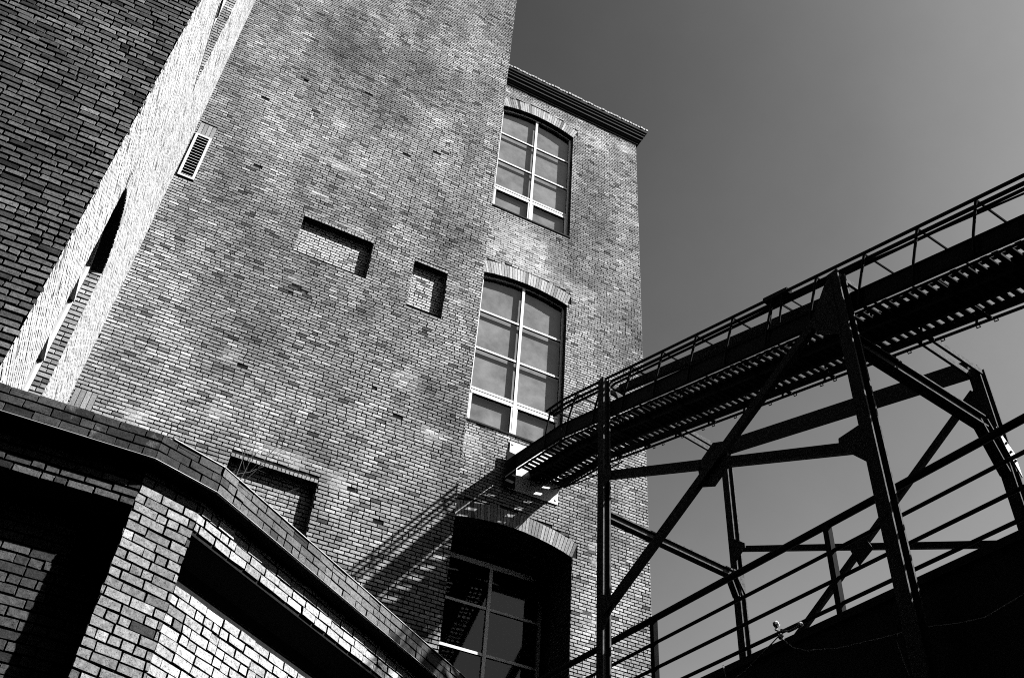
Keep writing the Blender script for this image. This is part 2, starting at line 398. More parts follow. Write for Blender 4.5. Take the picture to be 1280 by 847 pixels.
s.poly([(XS, 22, GZ), (XT - .012, 22, GZ), (XT - .012, 22, TOP), (XS, 22, TOP)])
s.build('side_wall', [COURSED, ROOFING], tower)
for k, (a, b, c, d) in enumerate(recs):
    r = MB()
    Ob = Vector((a, YT + RD, 0))
    brick_wall(r, Ob, X1, FN, b - a, c, d, 60 + k, .80 if k < 2 else .5, .07, soot=.2, dark=.04, bright=())
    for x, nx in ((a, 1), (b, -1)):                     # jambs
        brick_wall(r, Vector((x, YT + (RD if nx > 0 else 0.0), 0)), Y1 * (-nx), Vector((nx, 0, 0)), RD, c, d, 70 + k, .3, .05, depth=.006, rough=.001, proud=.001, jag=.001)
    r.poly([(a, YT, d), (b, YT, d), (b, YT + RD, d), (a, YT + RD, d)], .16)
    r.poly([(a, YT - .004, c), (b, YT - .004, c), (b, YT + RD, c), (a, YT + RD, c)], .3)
    r.build('blind_window', MASON, tower)
v = MB()
va, vb, vc, vd = -1.455, -1.085, 16.90, 18.415
ft = .055
for x0_, x1_, z0_, z1_ in ((va, va + ft, vc, vd), (vb - ft, vb, vc, vd), (va + ft, vb - ft, vc, vc + ft), (va + ft, vb - ft, vd - ft, vd)):
    v.box(x0_, x1_, YT - .03, YT + .10, z0_, z1_)
vent = v.build('vent_grille', PAINT, tower)
lv = MB()
for k in range(15):
    z = vc + ft + .03 + k * (vd - vc - 2 * ft - .04) / 14.6
    lv.hexa([(va + ft, YT - .02, z), (vb - ft, YT - .02, z), (vb - ft, YT - .02, z + .010), (va + ft, YT - .02, z + .010)],
            [(va + ft, YT + .06, z + .05), (vb - ft, YT + .06, z + .05), (vb - ft, YT + .06, z + .058), (va + ft, YT + .06, z + .058)])
lv.build('louvre', PAINT, vent)
lb = MB(); lb.poly([(va, YT + .12, vc), (vb, YT + .12, vc), (vb, YT + .12, vd), (va, YT + .12, vd)]); lb.build('vent_shaft', DARKROOM, vent)

# ------------------------------------------------------------------ factory block (set back, with the tall windows)
YF, XE = 18.3, 12.08
fac = thing('factory_building', 'brick factory block with three tall multi-pane windows under a dark cornice', 'building', ((XT + XE) / 2, YF, GZ))
O = Vector((XT, YF, 0))
UW, HWW = 8.172 - XT, 1.335
wins = [dict(z0=23.24, spring=28.40, rise=.25, rows=(27.13, 25.71), tr=(24.20, 24.43)), dict(z0=15.03, spring=20.27, rise=.19, rows=(18.95, 17.58), tr=(16.01, 16.22))]
RING = .48
holes, bh = [], []
for wd in wins:
    a, b = arch_opening(UW, HWW, wd['z0'], wd['spring'], wd['rise'], RING); holes += a; bh += b
LU, LH, LS, LR = 8.172 - XT, 1.72, 12.10, .28
a, b = arch_opening(LU, LH, 4.0, LS, LR, .44); holes += a; bh += b
w = MB(); FTOP = 29.70
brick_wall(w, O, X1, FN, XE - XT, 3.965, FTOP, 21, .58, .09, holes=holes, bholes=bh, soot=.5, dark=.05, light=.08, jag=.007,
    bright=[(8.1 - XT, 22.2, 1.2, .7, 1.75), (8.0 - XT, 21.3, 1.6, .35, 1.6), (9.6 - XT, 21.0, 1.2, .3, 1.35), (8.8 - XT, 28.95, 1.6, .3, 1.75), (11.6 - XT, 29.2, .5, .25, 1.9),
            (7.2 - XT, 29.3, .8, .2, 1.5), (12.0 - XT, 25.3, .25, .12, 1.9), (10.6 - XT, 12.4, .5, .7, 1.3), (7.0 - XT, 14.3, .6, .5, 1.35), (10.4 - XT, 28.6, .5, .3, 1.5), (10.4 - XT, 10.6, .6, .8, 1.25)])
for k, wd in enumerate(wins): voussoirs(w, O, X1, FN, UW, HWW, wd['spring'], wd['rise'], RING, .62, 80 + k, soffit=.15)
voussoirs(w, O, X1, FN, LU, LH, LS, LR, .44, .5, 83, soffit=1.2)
backing(w, O, X1, FN, XE - XT, GZ, 3.965, [], -.012, .2)
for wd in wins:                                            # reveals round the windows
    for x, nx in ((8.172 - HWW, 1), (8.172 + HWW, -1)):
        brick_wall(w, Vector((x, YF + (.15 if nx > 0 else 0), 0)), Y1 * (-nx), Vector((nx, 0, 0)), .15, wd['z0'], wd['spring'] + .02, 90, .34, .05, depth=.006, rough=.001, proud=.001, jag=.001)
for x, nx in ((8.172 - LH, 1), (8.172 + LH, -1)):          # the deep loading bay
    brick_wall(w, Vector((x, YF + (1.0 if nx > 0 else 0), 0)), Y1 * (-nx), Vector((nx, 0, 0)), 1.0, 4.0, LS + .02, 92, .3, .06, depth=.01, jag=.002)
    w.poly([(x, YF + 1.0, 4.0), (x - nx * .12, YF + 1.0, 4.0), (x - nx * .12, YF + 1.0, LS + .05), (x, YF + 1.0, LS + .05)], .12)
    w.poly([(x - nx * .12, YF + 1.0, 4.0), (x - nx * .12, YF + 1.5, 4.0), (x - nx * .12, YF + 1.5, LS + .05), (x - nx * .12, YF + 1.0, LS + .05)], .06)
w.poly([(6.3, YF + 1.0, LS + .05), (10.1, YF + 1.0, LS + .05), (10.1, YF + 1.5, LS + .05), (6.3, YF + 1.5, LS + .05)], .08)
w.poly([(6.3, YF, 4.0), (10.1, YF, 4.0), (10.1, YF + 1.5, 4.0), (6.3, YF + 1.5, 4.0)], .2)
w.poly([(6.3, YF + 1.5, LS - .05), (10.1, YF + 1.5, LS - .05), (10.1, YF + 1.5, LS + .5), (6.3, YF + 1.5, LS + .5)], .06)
w.build('front_wall', MASON_STAINED, fac)
s = MB()
s.poly([(XE - .012, YF + .013, GZ), (XE - .012, 34, GZ), (XE - .012, 34, FTOP), (XE - .012, YF + .013, FTOP)])
s.poly([(XT, YF + .3, 30.3), (XE - .02, YF + .3, 30.3), (XE - .02, 34, 30.3), (XT, 34, 30.3)], mi=1)
s.poly([(XT, 34, GZ), (XE - .012, 34, GZ), (XE - .012, 34, FTOP), (XT, 34, FTOP)])
s.build('side_wall', [COURSED, ROOFING], fac)
c = MB()
for o_, z0_, z1_ in ((.045, 29.702, 29.78), (.09, 29.78, 29.86), (.15, 29.86, 30.0), (.21, 30.0, 30.12), (.255, 30.12, 30.22), (.30, 30.22, 30.34)):
    c.box(XT + .002, XE + o_, YF - o_, YF + .6, z0_, z1_ - .0015); c.box(XE - .3, XE + o_ - .002, YF + .601, 34, z0_, z1_ - .002)
cor = c.build('cornice', CORNICE, fac)
t = MB(); rg = random.Random(5); x = XT + .02
while x < XE + .28:
    wd_ = .085 + rg.uniform(-.01, .01)
    t.box(x, x + wd_, YF - .325 + rg.uniform(-.012, .012), YF - .02, 30.341, 30.43 + rg.uniform(-.012, .008)); x += wd_ + .03
t.build('coping', TILE, cor)

def pane_window(parent, uc_, hw, z0, spring, rise, rows, tr, yf, split, mat_f, top_rail=.07, blind=None, room=True, mid=None):
    """white framed window, two lights wide; arch headed when rise > 0"""
    f = MB(); fw = .075; x0, x1 = uc_ - hw, uc_ + hw; y0, y1 = yf, yf + .07
    top = (lambda x: spring) if not rise else arch_fn(uc_, hw, spring, rise)[2]
    f.box(x0, x0 + fw, y0, y1, z0, top(x0 + fw * .5) - .002); f.box(x1 - fw, x1, y0, y1, z0, top(x1 - fw * .5) - .002)
    f.box(x0 + fw, x1 - fw, y0 + .002, y1, z0, z0 + .09)
    n = 12 if rise else 1
    for k in range(n):
        a = x0 + fw + (2 * hw - 2 * fw) * k / n; b = x0 + fw + (2 * hw - 2 * fw) * (k + 1) / n
        f.hexa([(a, y0 + .001, top(a) - top_rail), (b, y0 + .001, top(b) - top_rail), (b, y0 + .001, top(b)), (a, y0 + .001, top(a))],
               [(a, y1, top(a) - top_rail), (b, y1, top(b) - top_rail), (b, y1, top(b)), (a, y1, top(a))])
    mx = uc_ if mid is None else mid
    f.box(mx - .042, mx + .042, y0 - .012, y1 - .004, z0 + .09, top(mx) - top_rail)
    for z in rows:
        for a, b in ((x0 + fw, mx - .043), (mx + .043, x1 - fw)): f.box(a, b, y0 + .004, y1 - .006, z - .033, z + .033)
    if tr:                                           # heavy transom over the hopper lights, plus the hopper sashes
        for a, b in ((x0 + fw, mx - .043), (mx + .043, x1 - fw)):
            f.box(a, b, y0 - .006, y1 - .002, tr[1] - .07, tr[1]); f.box(a, b, y0 + .006, y1 - .003, tr[0] + .075, tr[1] - .071); f.box(a, b, y0 - .012, y1 - .001, tr[0], tr[0] + .074)
            f.box(a, a + .05, y0 - .004, y1 - .003, z0 + .091, tr[0] - .001); f.box(b - .05, b, y0 - .004, y1 - .003, z0 + .091, tr[0] - .001)
    fr = f.build('window', mat_f, parent)
    gl = MB()
    pts = [(x0 + .02, yf + .035, z0 + .02), (x1 - .02, yf + .035, z0 + .02)] + [(x, yf + .035, top(x) - .02) for x in np.linspace(x1 - .02, x0 + .02, n + 1)]
    gl.poly(pts); gl.build('glazing', GLASS, fr)
    if blind:
        b = MB(); zb, yb, xb0, xb1 = blind
        b.box(xb0, xb1, yb, yb + .03, z0 + .0, zb); b.build('blind', BLIND, fr)
    r = MB()
    r.poly([(x0 - .3, yf + 1.6, z0 - .2), (x1 + .3, yf + 1.6, z0 - .2), (x1 + .3, yf + 1.6, spring + .6), (x0 - .3, yf + 1.6, spring + .6)])
    r.poly([(x0 - .3, yf + .08, z0 - .2), (x0 - .3, yf + 1.6, z0 - .2), (x0 - .3, yf + 1.6, spring + .6), (x0 - .3, yf + .08, spring + .6)])
    r.poly([(x1 + .3, yf + .08, z0 - .2), (x1 + .3, yf + 1.6, z0 - .2), (x1 + .3, yf + 1.6, spring + .6), (x1 + .3, yf + .08, spring + .6)])
    r.poly([(x0 - .3, yf + .08, spring + .6), (x1 + .3, yf + .08, spring + .6), (x1 + .3, yf + 1.6, spring + .6), (x0 - .3, yf + 1.6, spring + .6)])
    r.poly([(x0 - .3, yf + .08, z0 - .2), (x1 + .3, yf + .08, z0 - .2), (x1 + .3, yf + 1.6, z0 - .2), (x0 - .3, yf + 1.6, z0 - .2)])
    r.build('room', DARKROOM, fr)
    return fr
for wd in wins:
    fr = pane_window(fac, 8.172, HWW, wd['z0'], wd['spring'], wd['rise'], wd['rows'], wd['tr'], YF + .15, 2, PAINT,
                     blind=(wd['spring'] + .3, YF + .29, 8.172 - HWW - .25, 8.172 + HWW + .25))
    sl = MB(); sl.box(8.172 - HWW - .03, 8.172 + HWW + .03, YF - .03, YF + .22, wd['z0'] - .05, wd['z0'] - .002); sl.build('sill', CORNICE, fr)
pane_window(fac, 8.372, 1.39, 5.0, 12.03, 0, (10.86, 9.74, 8.6, 7.5, 6.3), None, YF + 1.2, 2, PAINT, top_rail=.13)
p = MB(); p.box(8.05, 9.445, YF - .035, YF - .012, 13.39, 14.78)
for x, z in ((8.12, 14.7), (8.12, 14.1), (8.12, 13.5), (9.37, 14.7), (9.37, 14.1), (9.37, 13.5)): p.box(x - .02, x + .02, YF - .05, YF - .034, z - .02, z + .02)
p.build('cover_plate', PAINT, fac)

# ------------------------------------------------------------------ near brick wing on the left
YL = 8.80
wing = thing('brick_wing', 'dark brick wing at the left with a bright side wall of slit windows', 'building', (XS - 2, YL, GZ))
w = MB()
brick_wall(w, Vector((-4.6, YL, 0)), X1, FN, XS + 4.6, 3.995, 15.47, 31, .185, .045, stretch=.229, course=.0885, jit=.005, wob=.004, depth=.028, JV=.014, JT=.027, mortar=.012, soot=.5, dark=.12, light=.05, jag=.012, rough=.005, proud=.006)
backing(w, Vector((-9, YL, 0)), X1, FN, 4.4, GZ, TOP, [], -.012, .1)
backing(w, Vector((-4.6, YL, 0)), X1, FN, XS + 4.6, GZ, 3.995, [], -.012, .1); backing(w, Vector((-4.6, YL, 0)), X1, FN, XS + 4.6, 15.47, TOP, [], -.012, .1)
w.build('front_wall', MASON, wing)
w = MB(); O = Vector((XS, YL, 0)); SN = Vector((1, 0, 0))
SU, SH = 11.55 - YL, .96
holes, bh = [], []
sw = [dict(z0=3.99, spring=10.55, rise=.40), dict(z0=15.5, spring=21.5, rise=.40)]
for wd in sw:
    a, b = arch_opening(SU, SH, wd['z0'], wd['spring'], wd['rise'], .22); holes += a; bh += b
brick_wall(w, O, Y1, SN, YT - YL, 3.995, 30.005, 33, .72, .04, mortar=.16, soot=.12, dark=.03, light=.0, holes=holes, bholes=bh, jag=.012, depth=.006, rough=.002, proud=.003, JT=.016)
for k, wd in enumerate(sw):
    voussoirs(w, O, Y1, SN, SU, SH, wd['spring'], wd['rise'], .22, .58, 85 + k, depth=.008, soffit=.2)
    for y, ny in ((11.55 - SH, 1), (11.55 + SH, -1)):
        brick_wall(w, Vector((XS if ny > 0 else XS - .19, y, 0)), X1 * (-ny), Vector((0, ny, 0)), .19, wd['z0'], wd['spring'] + .02, 95, .6, .08, mortar=.06, depth=.01, jag=.002)
backing(w, O, Y1, SN, YT - YL, GZ, 3.995, [], -.012, .4); backing(w, O, Y1, SN, YT - YL, 30.005, TOP, [], -.012, .4)
w.poly([(-9, YL + .013, TOP), (XS - .012, YL + .013, TOP), (XS - .012, 22, TOP), (-9, 22, TOP)], .1)
w.build('side_wall', MASON_PALE, wing)
for wd in sw:
    f = MB(); xa, xb = XS - .26, XS - .19; y0, y1 = 11.55 - SH, 11.55 + SH; fn = arch_fn(11.55, SH, wd['spring'], wd['rise'])[2]
    f.box(xa, xb, y0, y0 + .08, wd['z0'], wd['spring']); f.box(xa, xb, y1 - .08, y1, wd['z0'], wd['spring']); f.box(xa, xb + .01, 11.5, 11.6, wd['z0'] + .08, wd['spring'] + .3)
    z = wd['z0']
    while z < wd['spring'] - .3:
        f.box(xa + .002, xb + .022, y0 + .081, 11.499, z, z + .08); f.box(xa + .002, xb + .022, 11.601, y1 - .081, z, z + .08); z += 1.16
    for k in range(10):
        a = y0 + 2 * SH * k / 10; b = y0 + 2 * SH * (k + 1) / 10
        f.hexa([(xa, a, fn(a) - .08), (xa, b, fn(b) - .08), (xa, b, fn(b) + .02), (xa, a, fn(a) + .02)], [(xb + .003, a, fn(a) - .08), (xb + .003, b, fn(b) - .08), (xb + .003, b, fn(b) + .02), (xb + .003, a, fn(a) + .02)])
    fr = f.build('window', PAINT, wing)
    gl = MB(); gl.poly([(xa + .03, y0, wd['z0']), (xa + .03, y1, wd['z0']), (xa + .03, y1, wd['spring']), (xa + .03, 11.55, wd['spring'] + .4), (xa + .03, y0, wd['spring'])]); gl.build('glazing', GLASS, fr)
    r = MB(); r.box(xa - 1.5, xa - .01, y0 - .3, y1 + .3, wd['z0'] - .3, wd['spring'] + .8); r.build('room', DARKROOM, fr)
    sl = MB(); sl.box(XS - .19, XS + .012, y0 - .03, y1 + .03, wd['z0'] - .03, wd['z0'] - .002); sl.build('sill', PAINT_OLD, fr)

# ------------------------------------------------------------------ low brick annex in the foreground
annex = thing('brick_annex', 'low brick annex with faceted corner and overhanging brick parapet, bottom left', 'building', (1.0, 9.5, GZ))
ZS, ZP = 4.72, 4.97
F = [Vector((-7.0, 7.635, 0)), Vector((.102, 7.633, 0)), Vector((.694, 7.856, 0))]
d3 = Vector((2.934 - .694, 9.568 - 7.855, 0)).normalized(); F.append(F[2] + d3 * 6.0)
def offset(P, d):
    ns = [Vector(((b - a).y, -(b - a).x, 0)).normalized() for a, b in zip(P, P[1:])]; out = []
    for i, p in enumerate(P):
        if i == 0: out.append(p - ns[0] * d)
        elif i == len(P) - 1: out.append(p - ns[-1] * d)
        else:
            m_ = (ns[i - 1] + ns[i]).normalized(); out.append(p - m_ * (d / m_.dot(ns[i])))
    return out, ns
Wp, ns = offset(F, .166)
pz = MB()
ftone = (.09, .12, .22)  # brick tone rises towards the sun-facing facets: sunlight put into the colour
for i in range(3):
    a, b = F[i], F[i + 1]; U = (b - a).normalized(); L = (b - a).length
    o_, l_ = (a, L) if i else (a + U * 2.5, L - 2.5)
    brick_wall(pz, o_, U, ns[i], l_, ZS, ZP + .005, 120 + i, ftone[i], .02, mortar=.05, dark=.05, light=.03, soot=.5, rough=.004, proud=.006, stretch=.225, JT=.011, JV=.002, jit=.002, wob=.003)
    if not i: backing(pz, a, U, ns[i], 2.5, ZS, ZP, [], -.012, .1)
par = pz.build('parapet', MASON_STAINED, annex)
tr_ = MB()
for i in range(3):
    a, b = F[i], F[i + 1]; U = (b - a).normalized(); L = (b - a).length
    tr_.obox(a, U, ns[i], 0, L, -.02, .010, ZS - .006, ZS - .001)
    if i: tr_.obox(a, U, ns[i], 0 if i > 1 else .1, L, -.05, .012, ZP + .006, ZP + .014)
tr_.build('drip_strip', LEAD, par)
rf = MB(); back = [Vector((6.5, 15.5, 0)), Vector((-7.0, 15.5, 0))]
rf.poly([p + UP * (ZP - .03) for p in F + back]); rf.build('roof', ROOFING, annex)
so = MB()
for i in range(3): so.poly([F[i] + UP * (ZS - .0005), F[i + 1] + UP * (ZS - .0005), Wp[i + 1] + UP * (ZS - .0005), Wp[i] + UP * (ZS - .0005)])
so.build('soffit', SOFFIT, annex)
w = MB()
c0, c1, c2, c3 = Wp  # same brick painted paler per facet below, standing in for stronger sun
ZO = 4.325                                               # head of the wide opening
UA = (c1 - c0).normalized(); LA = (c1 - c0).length
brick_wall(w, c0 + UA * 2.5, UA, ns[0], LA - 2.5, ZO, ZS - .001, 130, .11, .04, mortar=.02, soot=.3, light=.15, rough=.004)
backing(w, c0, UA, ns[0], 2.5, GZ, ZS, [], -.012, .1)
RA = .31
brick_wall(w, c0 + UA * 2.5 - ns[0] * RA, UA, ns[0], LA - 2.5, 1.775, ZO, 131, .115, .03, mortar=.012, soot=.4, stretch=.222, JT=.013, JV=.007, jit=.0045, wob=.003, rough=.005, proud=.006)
backing(w, c0 + UA * 2.5 - ns[0] * RA, UA, ns[0], LA - 2.5, GZ, 1.775, [], -.012, .08)
w.poly([c0 + UA * 2.5 + UP * ZO, c1 + UP * ZO, c1 - ns[0] * RA + UP * ZO, c0 + UA * 2.5 - ns[0] * RA + UP * ZO], .06)
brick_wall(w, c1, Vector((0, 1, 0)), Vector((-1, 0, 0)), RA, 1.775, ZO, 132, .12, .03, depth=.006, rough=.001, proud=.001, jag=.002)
UM = (c2 - c1).normalized(); LM = (c2 - c1).length
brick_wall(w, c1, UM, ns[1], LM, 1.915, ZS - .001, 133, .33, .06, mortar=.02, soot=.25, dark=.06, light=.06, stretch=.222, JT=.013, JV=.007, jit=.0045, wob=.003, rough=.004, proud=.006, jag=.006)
backing(w, c1, UM, ns[1], LM, GZ, 1.915, [], -.012, .2)
UR = (c3 - c2).normalized(); LR_ = (c3 - c2).length
SZ0, SZ1 = 3.93, 4.335
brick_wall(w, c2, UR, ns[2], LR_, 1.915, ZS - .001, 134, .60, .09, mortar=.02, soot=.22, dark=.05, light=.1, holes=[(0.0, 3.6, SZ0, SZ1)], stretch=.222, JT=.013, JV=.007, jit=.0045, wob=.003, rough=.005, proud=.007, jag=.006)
backing(w, c2, UR, ns[2], LR_, GZ, 1.915, [], -.012, .3)
SD = .45
q = lambda u, n_, z: c2 + UR * u - ns[2] * n_ + UP * z
w.poly([q(0, .0, SZ1), q(3.6, .0, SZ1), q(3.6, SD, SZ1), q(0, SD, SZ1)], .05); w.poly([q(0, 0, SZ0), q(3.6, 0, SZ0), q(3.6, SD, SZ0), q(0, SD, SZ0)], .2)
w.poly([q(0, 0.012, SZ0), q(0, SD, SZ0), q(0, SD, SZ1), q(0, 0.012, SZ1)], .15); w.poly([q(3.6, 0, SZ0), q(3.6, SD, SZ0), q(3.6, SD, SZ1), q(3.6, 0, SZ1)], .2)
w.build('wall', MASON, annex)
sb = MB(); sb.poly([q(0, SD - .01, SZ0), q(3.6, SD - .01, SZ0), q(3.6, SD - .01, SZ1), q(0, SD - .01, SZ1)]); sb.build('slot_window', DARKROOM, annex)
eb = MB(); eb.poly([c3 + UP * GZ, Vector((6.5, 15.5, GZ)), Vector((6.5, 15.5, ZP - .04)), c3 + UP * (ZP - .04)]); eb.build('end_wall', COURSED, annex)

# ------------------------------------------------------------------ sloping conveyor bridge on its trestle
MS, SL = .134, .2695
P0 = Vector((9.5615, 8, 0)); Z0 = 12.6594
UB = Vector((-MS, 1, 0)); NB = Vector((1, MS, 0)).normalized()
S1 = 8.3                                              # here the slope eases into the landing
def zr(s): return Z0 + SL * s if s <= S1 else Z0 + SL * S1 + .11 * (s - S1)
def bp(s, w_, h): return P0 + UB * s + NB * w_ + UP * (zr(s) + h)
SA, SB = -7.5, 10.21
bridge = thing('conveyor_bridge', 'black steel conveyor bridge with hooped handrail climbing to the factory wall', 'footbridge', tuple(bp(2, .7, 0).to_2d()) + (GZ,))
SS = [SA, S1, SB]
for w_ in (0, 1.40):
    gd = MB()
    for a, b in zip(SS, SS[1:]):
        gd.bar(bp(a, w_, -.93 if w_ == 0 else -1.0), bp(b, w_, -.93 if w_ == 0 else -1.0), .014, .34 if w_ == 0 else .1, NB)
        for h in (-.757, -1.103) if w_ == 0 else (-.945, -1.058): gd.bar(bp(a, w_, h), bp(b, w_, h), .08, .014, NB)
    gd.build('girder', DARKSTEEL, bridge)
dk = MB(); s_ = SA + .05; rg = random.Random(3)
while s_ < SB - .05:
    wd_ = .104 + rg.uniform(-.008, .012); sm = s_ + wd_ / 2
    e = Vector((0, 0, rg.uniform(-.006, .006)))
    dk.bar(bp(sm, .085 + rg.uniform(-.01, .015), -1.10) + e, bp(sm, 1.355 + rg.uniform(-.03, .03), -1.10) + e, wd_, .025, UB + UP * SL)
    s_ += wd_ + .058 + rg.uniform(-.012, .02)
for w_ in (.09, 1.185):
    for a, b in zip(SS, SS[1:]): dk.bar(bp(a, w_, -1.122), bp(b, w_, -1.122), .055, .012, NB)
for w_ in (.50, .90):
    for a, b in zip(SS, SS[1:]): dk.bar(bp(a, w_, -1.155), bp(b, w_, -1.155), .06, .07, NB)
s_ = SA + .3
while s_ < SB: dk.bar(bp(s_, .03, -1.185), bp(s_, 1.38, -1.185), .05, .05, UB); s_ += 1.0
dk.build('deck', DARKSTEEL, bridge)
tg = MB()
for a, b in zip(SS, SS[1:]): tg.bar(bp(a, .70, -1.03), bp(b, .70, -1.03), .54, .05, NB)
tg.build('trough', DARKSTEEL, bridge)
SR = 8.96
posts = [-7.23 + k * 1.0 for k in range(17)]
posts = [-7.2 + .998 * k for k in range(17)]
for s_ in posts:
    for w_ in (0, 1.40):
        pm = MB(); q_ = SL if s_ < 8 else .11; o_ = -.062 if w_ == 0 else .045
        pm.tube([bp(s_ + q_ * 1.05, w_ + o_, -1.12), bp(s_ + q_ * .70, w_ + o_, -.74), bp(s_, w_, -.02)], .024, 6); pm.build('rail_post', DARKSTEEL, bridge)
    cm = MB(); cm.tube([bp(s_, 0, -.03), bp(s_, 1.40, -.03)], .021, 6); cm.build('crossbar', DARKSTEEL, bridge)
for w_, h, r_ in ((0, .0, .03), (.09, -.06, .034), (.21, -.05, .028), (1.40, 0, .03)):
    rm = MB(); pts = [SA, S1, SR]
    rm.tube([bp(s_, w_, h) for s_ in pts], r_, 8); rm.build('top_rail' if h == 0 else 'service_pipe', DARKSTEEL, bridge)
rm = MB(); rm.tube([bp(SA, .42, -.05), bp(-2.7, .29, -.05), bp(.2, .15, -.05), bp(SR, .15, -.05)], .018, 6); rm.build('service_pipe', DARKSTEEL, bridge)
jb = MB(); a = bp(1.62, .02, .015); jb.bar(bp(1.42, .03, .01), bp(1.98, .03, .01), .14, .085, NB); jb.build('junction_box', DARKSTEEL, bridge)
for s_ in (1.55, 1.78):
    jm = MB(); jm.tube([bp(s_ + .2, .0, -.75), bp(s_, .0, -.02)], .02, 6); jm.tube([bp(s_, 0, -.05), bp(s_, 1.4, -.05)], .017, 6); jm.build('rail_post', DARKSTEEL, bridge)
hk = MB(); hk.tube([bp(a, 1.43, -1.15) for a in (SA, S1)] + [bp(9.0, 1.40, -1.16), bp(10.0, 1.34, -1.2)], .026, 8)
edge = hk.build('edge_pipe', DARKSTEEL, bridge)
s_ = SA + .1; k = 0
while s_ < S1:
    hk = MB(); hk.tube([bp(s_ - .03, 1.43, -1.16), bp(s_ - .03, 1.44, -1.215), bp(s_ + .03, 1.44, -1.215), bp(s_ + .03, 1.43, -1.16)], .012, 5)
    hk.build('hook', DARKSTEEL, edge)
    s_ += .62 if k % 3 else .3; k += 1
ep = MB(); ep.bar(bp(10.19, -.12, -.74), bp(10.19, -.12, -1.74), .30, .035, NB); ep.build('end_plate', DARKSTEEL, bridge)
lt = MB()
for k in range(9): lt.tube([bp(8.5 + k * .16, 1.30 + .03 * (k % 3), -1.12), bp(8.8 + k * .15, .9 + .06 * (k % 4), -1.22)], .012, 5)
lt.tube([bp(7.9, 1.5, -1.2), bp(8.6, 1.45, -1.3), bp(9.4, 1.3, -1.33), bp(10.1, 1.1, -1.3)], .018, 6)
lt.build('hanging_cable', DARKSTEEL, bridge)

trestle = thing('steel_trestle', 'rusty steel trestle of braced legs straddling under the conveyor bridge', 'trestle', tuple((P0 + UB * 3.5 + NB * 1.8).to_2d()) + (GZ,))
def tp(s, w_, z): return P0 + UB * s + NB * w_ + UP * z
RZ = 6.95                                             # roof of the dark building
WL = 3.66
def member(name, p, q, w_, h, side, plain=False, parent=None):
    m_ = MB()
    (m_.bar if plain else m_.hbeam)(p, q, w_, h, side); return m_.build(name, STEEL, parent or trestle)
UBn = UB.normalized()
for s_, z0_, z1_, w_ in ((6.52, GZ, 14.24, -.0), (.29, GZ, 12.39, -.0), (6.75, RZ + .02, 14.30, WL), (.42, RZ + .02, 12.42, WL)):
    far_ = w_ > 1
    a, b = tp(s_, w_ - (.16 if not far_ else 0), z0_), tp(s_, w_ - (.16 if not far_ else 0), z1_)
    member('leg', a, b, .19 if s_ > 5 else .22, .19 if s_ > 5 else .22, UBn)
LW = -.16
def brace(name, s0, z0_, s1, z1_, w_, wd_, plain=True):
    member(name, tp(s0, w_, z0_), tp(s1, w_, z1_), wd_ * .6, wd_, NB, plain)
brace('tie', 6.42, 11.64, .39, 8.89, LW, .17)
brace('diagonal', 6.40, 8.60, .37, 11.87, LW - .07, .17)
brace('head_beam', 6.68, 14.37, .46, 12.49, .42, .19)
brace('tie', 6.65, 11.53, .52, 9.02 - .2, WL, .12)
brace('diagonal', 6.2, 8.45, .55, 11.95, WL - .06, .13)
brace('head_beam', 6.70, 14.28, .50, 12.50, WL, .30)
for s_, za, zb in ((6.70, 14.30, 14.02), (.40, 12.46, 12.28)):
    for e in (-.085, .085): member('cross_head', tp(s_ + e, -.10, za), tp(s_ + e, WL - .05, zb), .05, .12, UBn, True)
member('cross_beam', tp(6.72, -.05, 10.93), tp(6.72, 3.42, 10.86), .16, .18, UBn)
member('cross_beam', tp(.42, -.05, 11.12), tp(.42, 3.28, 11.0), .2, .26, UBn)
member('knee', tp(6.72, 3.38, 10.88), tp(6.74, WL - .06, 10.40), .16, .18, UBn)
member('knee', tp(.42, 3.22, 11.02), tp(.42, WL - .04, 10.1), .2, .26, UBn)
def gusset(pts, w_=LW - .1, t=.02):
    m_ = MB(); m_.plate([tp(s_, w_, z) for s_, z in pts], NB, t); m_.build('gusset', STEEL, trestle)
gusset([(3.82, 10.44), (3.40, 10.69), (3.07, 10.54), (3.10, 10.00), (3.45, 9.80), (3.77, 9.95)], LW - .03)
gusset([(0.41, 8.59), (0.41, 9.24), (0.79, 9.22), (0.81, 9.06)], LW - .09)
gusset([(6.40, 11.84), (6.40, 11.33), (6.18, 11.43), (6.18, 11.72)], LW - .09)
gusset([(6.42, 8.27), (6.42, 8.96), (6.18, 8.85), (6.11, 8.62)], LW - .09)
gusset([(0.33, 12.33), (0.49, 12.17), (0.90, 11.57), (0.71, 11.28), (0.35, 11.03)], LW - .12)
gusset([(3.78, 10.22), (3.42, 10.34), (3.25, 9.95), (3.62, 9.75)], WL - .1)
gusset([(6.66, 11.75), (6.66, 11.2), (6.36, 11.4), (6.36, 11.5)], WL - .1)
gusset([(.50, 12.0), (.50, 11.3), (.78, 11.35), (.66, 11.8)], WL - .1)
m_ = MB(); m_.plate([tp(.28, 3.42, 10.92), tp(.28, WL + .08, 10.5), tp(.28, WL + .08, 10.0), tp(.28, 3.52, 10.5)], UBn, .02)
plt_ = m_.build('gusset', PAINT_OLD, trestle)
for k in range(4):
    m_ = MB(); c_ = tp(.27, 3.50 + .055 * k, 10.78 - .16 * k); m_.tube([c_, c_ - UBn * .03], .022, 6); m_.build('bolt', STEEL, plt_)
m_ = MB(); m_.plate([tp(6.6, 3.38, 10.92), tp(6.6, WL + .02, 10.92), tp(6.6, WL + .02, 10.4)], UBn, .02); m_.build('gusset', STEEL, trestle)

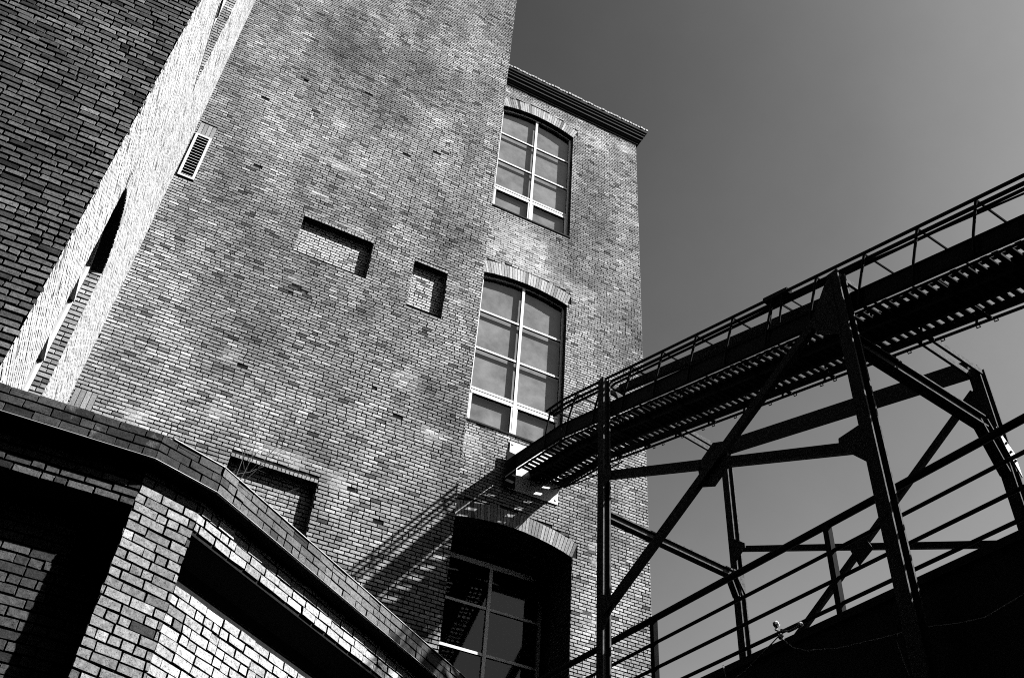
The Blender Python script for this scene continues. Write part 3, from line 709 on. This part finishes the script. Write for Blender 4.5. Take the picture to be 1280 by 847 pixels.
# ------------------------------------------------------------------ dark building under the trestle, its rail and the cable on it
shed = thing('dark_building', 'unlit flat-roofed building at the lower right with a railing on its roof edge', 'building', tuple((P0 + UB * 0 + NB * 4).to_2d()) + (GZ,))
WB = .36
sh = MB(); A, B, C_, D = (P0 + UB * a + NB * b for a, b in ((-14, WB), (9.2, WB), (9.2, 14), (-14, 14)))
for p_, q_ in ((A, B), (B, C_), (C_, D), (D, A)): sh.poly([p_ + UP * GZ, q_ + UP * GZ, q_ + UP * (RZ - .12), p_ + UP * (RZ - .12)])
sh.build('wall', SHEDWALL, shed)
sr = MB(); lp = [P0 + UB * a + NB * b for a, b in ((-14, WB - .06), (9.26, WB - .06), (9.26, 14.05), (-14, 14.05))]
sr.hexa([p_ + UP * (RZ - .12) for p_ in lp], [p_ + UP * RZ for p_ in lp]); sr.build('roof', SHEDWALL, shed)
rail = thing('guard_rail', 'four-bar steel guard rail standing along the edge of the dark flat roof', 'railing', tuple((P0 + UB * 2 + NB * WB).to_2d()) + (RZ,))
WR = WB + .02
for z, r_ in ((8.44, .058), (7.98, .030), (7.52, .030), (7.12, .030)):
    m_ = MB(); m_.tube([tp(-14, WR, z), tp(9.2, WR, z)], r_, 8); m_.build('rail', DARKSTEEL, rail)
for k in range(6):
    s_ = 1.755 + 4.025 * (k - 4)
    if s_ < 9.1:
        m_ = MB(); m_.bar(tp(s_, WR, RZ - .1), tp(s_, WR, 8.42), .10, .10, UBn); m_.build('rail_post', DARKSTEEL, rail)
s_ = 5.78; m_ = MB(); m_.bar(tp(s_, WR, RZ - .1), tp(s_, WR, 8.42), .10, .10, UBn); m_.build('rail_post', DARKSTEEL, rail)
cb = thing('slack_cable', 'thin slack cable looped along the dark roof edge, two loose ends hanging', 'cable', tuple(tp(1, .25, 0).to_2d()) + (6.3,))
WC = WB - .10
m_ = MB(); m_.tube([tp(s_, WC, z) for s_, z in ((4.0, 6.62), (3.6, 6.70), (3.2, 6.86), (2.86, 7.0), (2.6, 6.72), (2.37, 6.60), (1.82, 6.44), (1.15, 6.33), (.52, 6.25), (-.05, 6.10), (-.4, 6.04), (-.94, 6.12), (-1.6, 6.4), (-2.6, 6.9))], .010, 6)
m_.build('cable_run', ROPE, cb)
for pts in (((.84, 6.28), (.88, 6.2), (.86, 6.05), (.83, 5.85), (.80, 5.7)), ((.53, 6.26), (.47, 6.22), (.50, 6.1), (.54, 5.92), (.50, 5.85)), ((4.05, 6.95), (4.0, 6.7), (4.12, 6.5), (4.2, 6.3))):
    m_ = MB(); m_.tube([tp(s_, WC, z) for s_, z in pts], .009, 6); m_.build('loose_end', ROPE, cb)
m_ = MB()
m_.tube([tp(2.86, WC + .06, 7.22), tp(2.9, WC, 7.12), tp(2.80, WC - .03, 7.04), tp(2.84, WC, 6.96)], .02, 6)
for s_, z, r_ in ((2.88, 7.20, .05), (2.82, 6.98, .045), (2.42, 7.02, .04)):
    m_.tube([tp(s_ - r_, WC, z), tp(s_ - r_ * .5, WC, z), tp(s_ + r_ * .5, WC, z), tp(s_ + r_, WC, z)], [r_ * .3, r_, r_, r_ * .3], 7)
m_.tube([tp(2.80, WC, 7.08), tp(2.66, WC, 7.0), tp(2.52, WC, 7.0), tp(2.42, WC, 7.02)], .018, 6)
m_.build('insulator_knot', ROPE, cb)

# ------------------------------------------------------------------ bare bush rooted on the annex roof
bush = thing('bare_bush', 'leafless twiggy bush growing on the annex roof edge against the tower', 'bush', (.85, 8.45, ZP - .03))
tw = MB(); rg = random.Random(17)
def twig(p, d, L, r, depth):
    pts = [p]; n = 5
    for k in range(n):
        d = (d + Vector((rg.uniform(-.16, .16), rg.uniform(-.16, .16), rg.uniform(-.08, .12)))).normalized(); pts.append(pts[-1] + d * (L / n))
    tw.tube(pts, [r * (1 - .75 * k / n) for k in range(n + 1)], 5)
    if depth:
        for k in range(2, n + 1):
            if rg.random() < .8: twig(pts[k], (d + Vector((rg.uniform(-.8, .8), rg.uniform(-.6, .6), rg.uniform(-.2, .6)))).normalized(), L * rg.uniform(.35, .6), r * .5, depth - 1)
for dx, dz, L in ((.12, 1, 1.25), (.4, .9, .8), (-.5, .8, .45), (-.3, .6, .4), (.22, .9, 1.0), (.6, .35, .45)):
    twig(Vector((.85 + rg.uniform(-.06, .06), 8.45 + rg.uniform(-.1, .1), ZP - .03)), Vector((dx, rg.uniform(-.2, .2), dz)).normalized(), L, .006, 2)
tw.build('twigs', BARK, bush)

# ------------------------------------------------------------------ added unseen blocks behind the camera, holding back sky light
blocker = thing('sky_blocker', 'added, unseen tall dark hall closing the yard opposite the brick tower', 'building', (-15, -8, GZ))
h = MB(); h.box(-60, 17, -22, -9, GZ, 33); h.box(-30, -14, -8.99, 8.5, GZ, 28)
h.build('wall', COURSED_DARK, blocker)

# ------------------------------------------------------------------ put the eye-relative scene on the ground
for o in list(scene.objects):
    if o.parent is None and o.type in ('MESH', 'EMPTY'): o.location.z += EYE
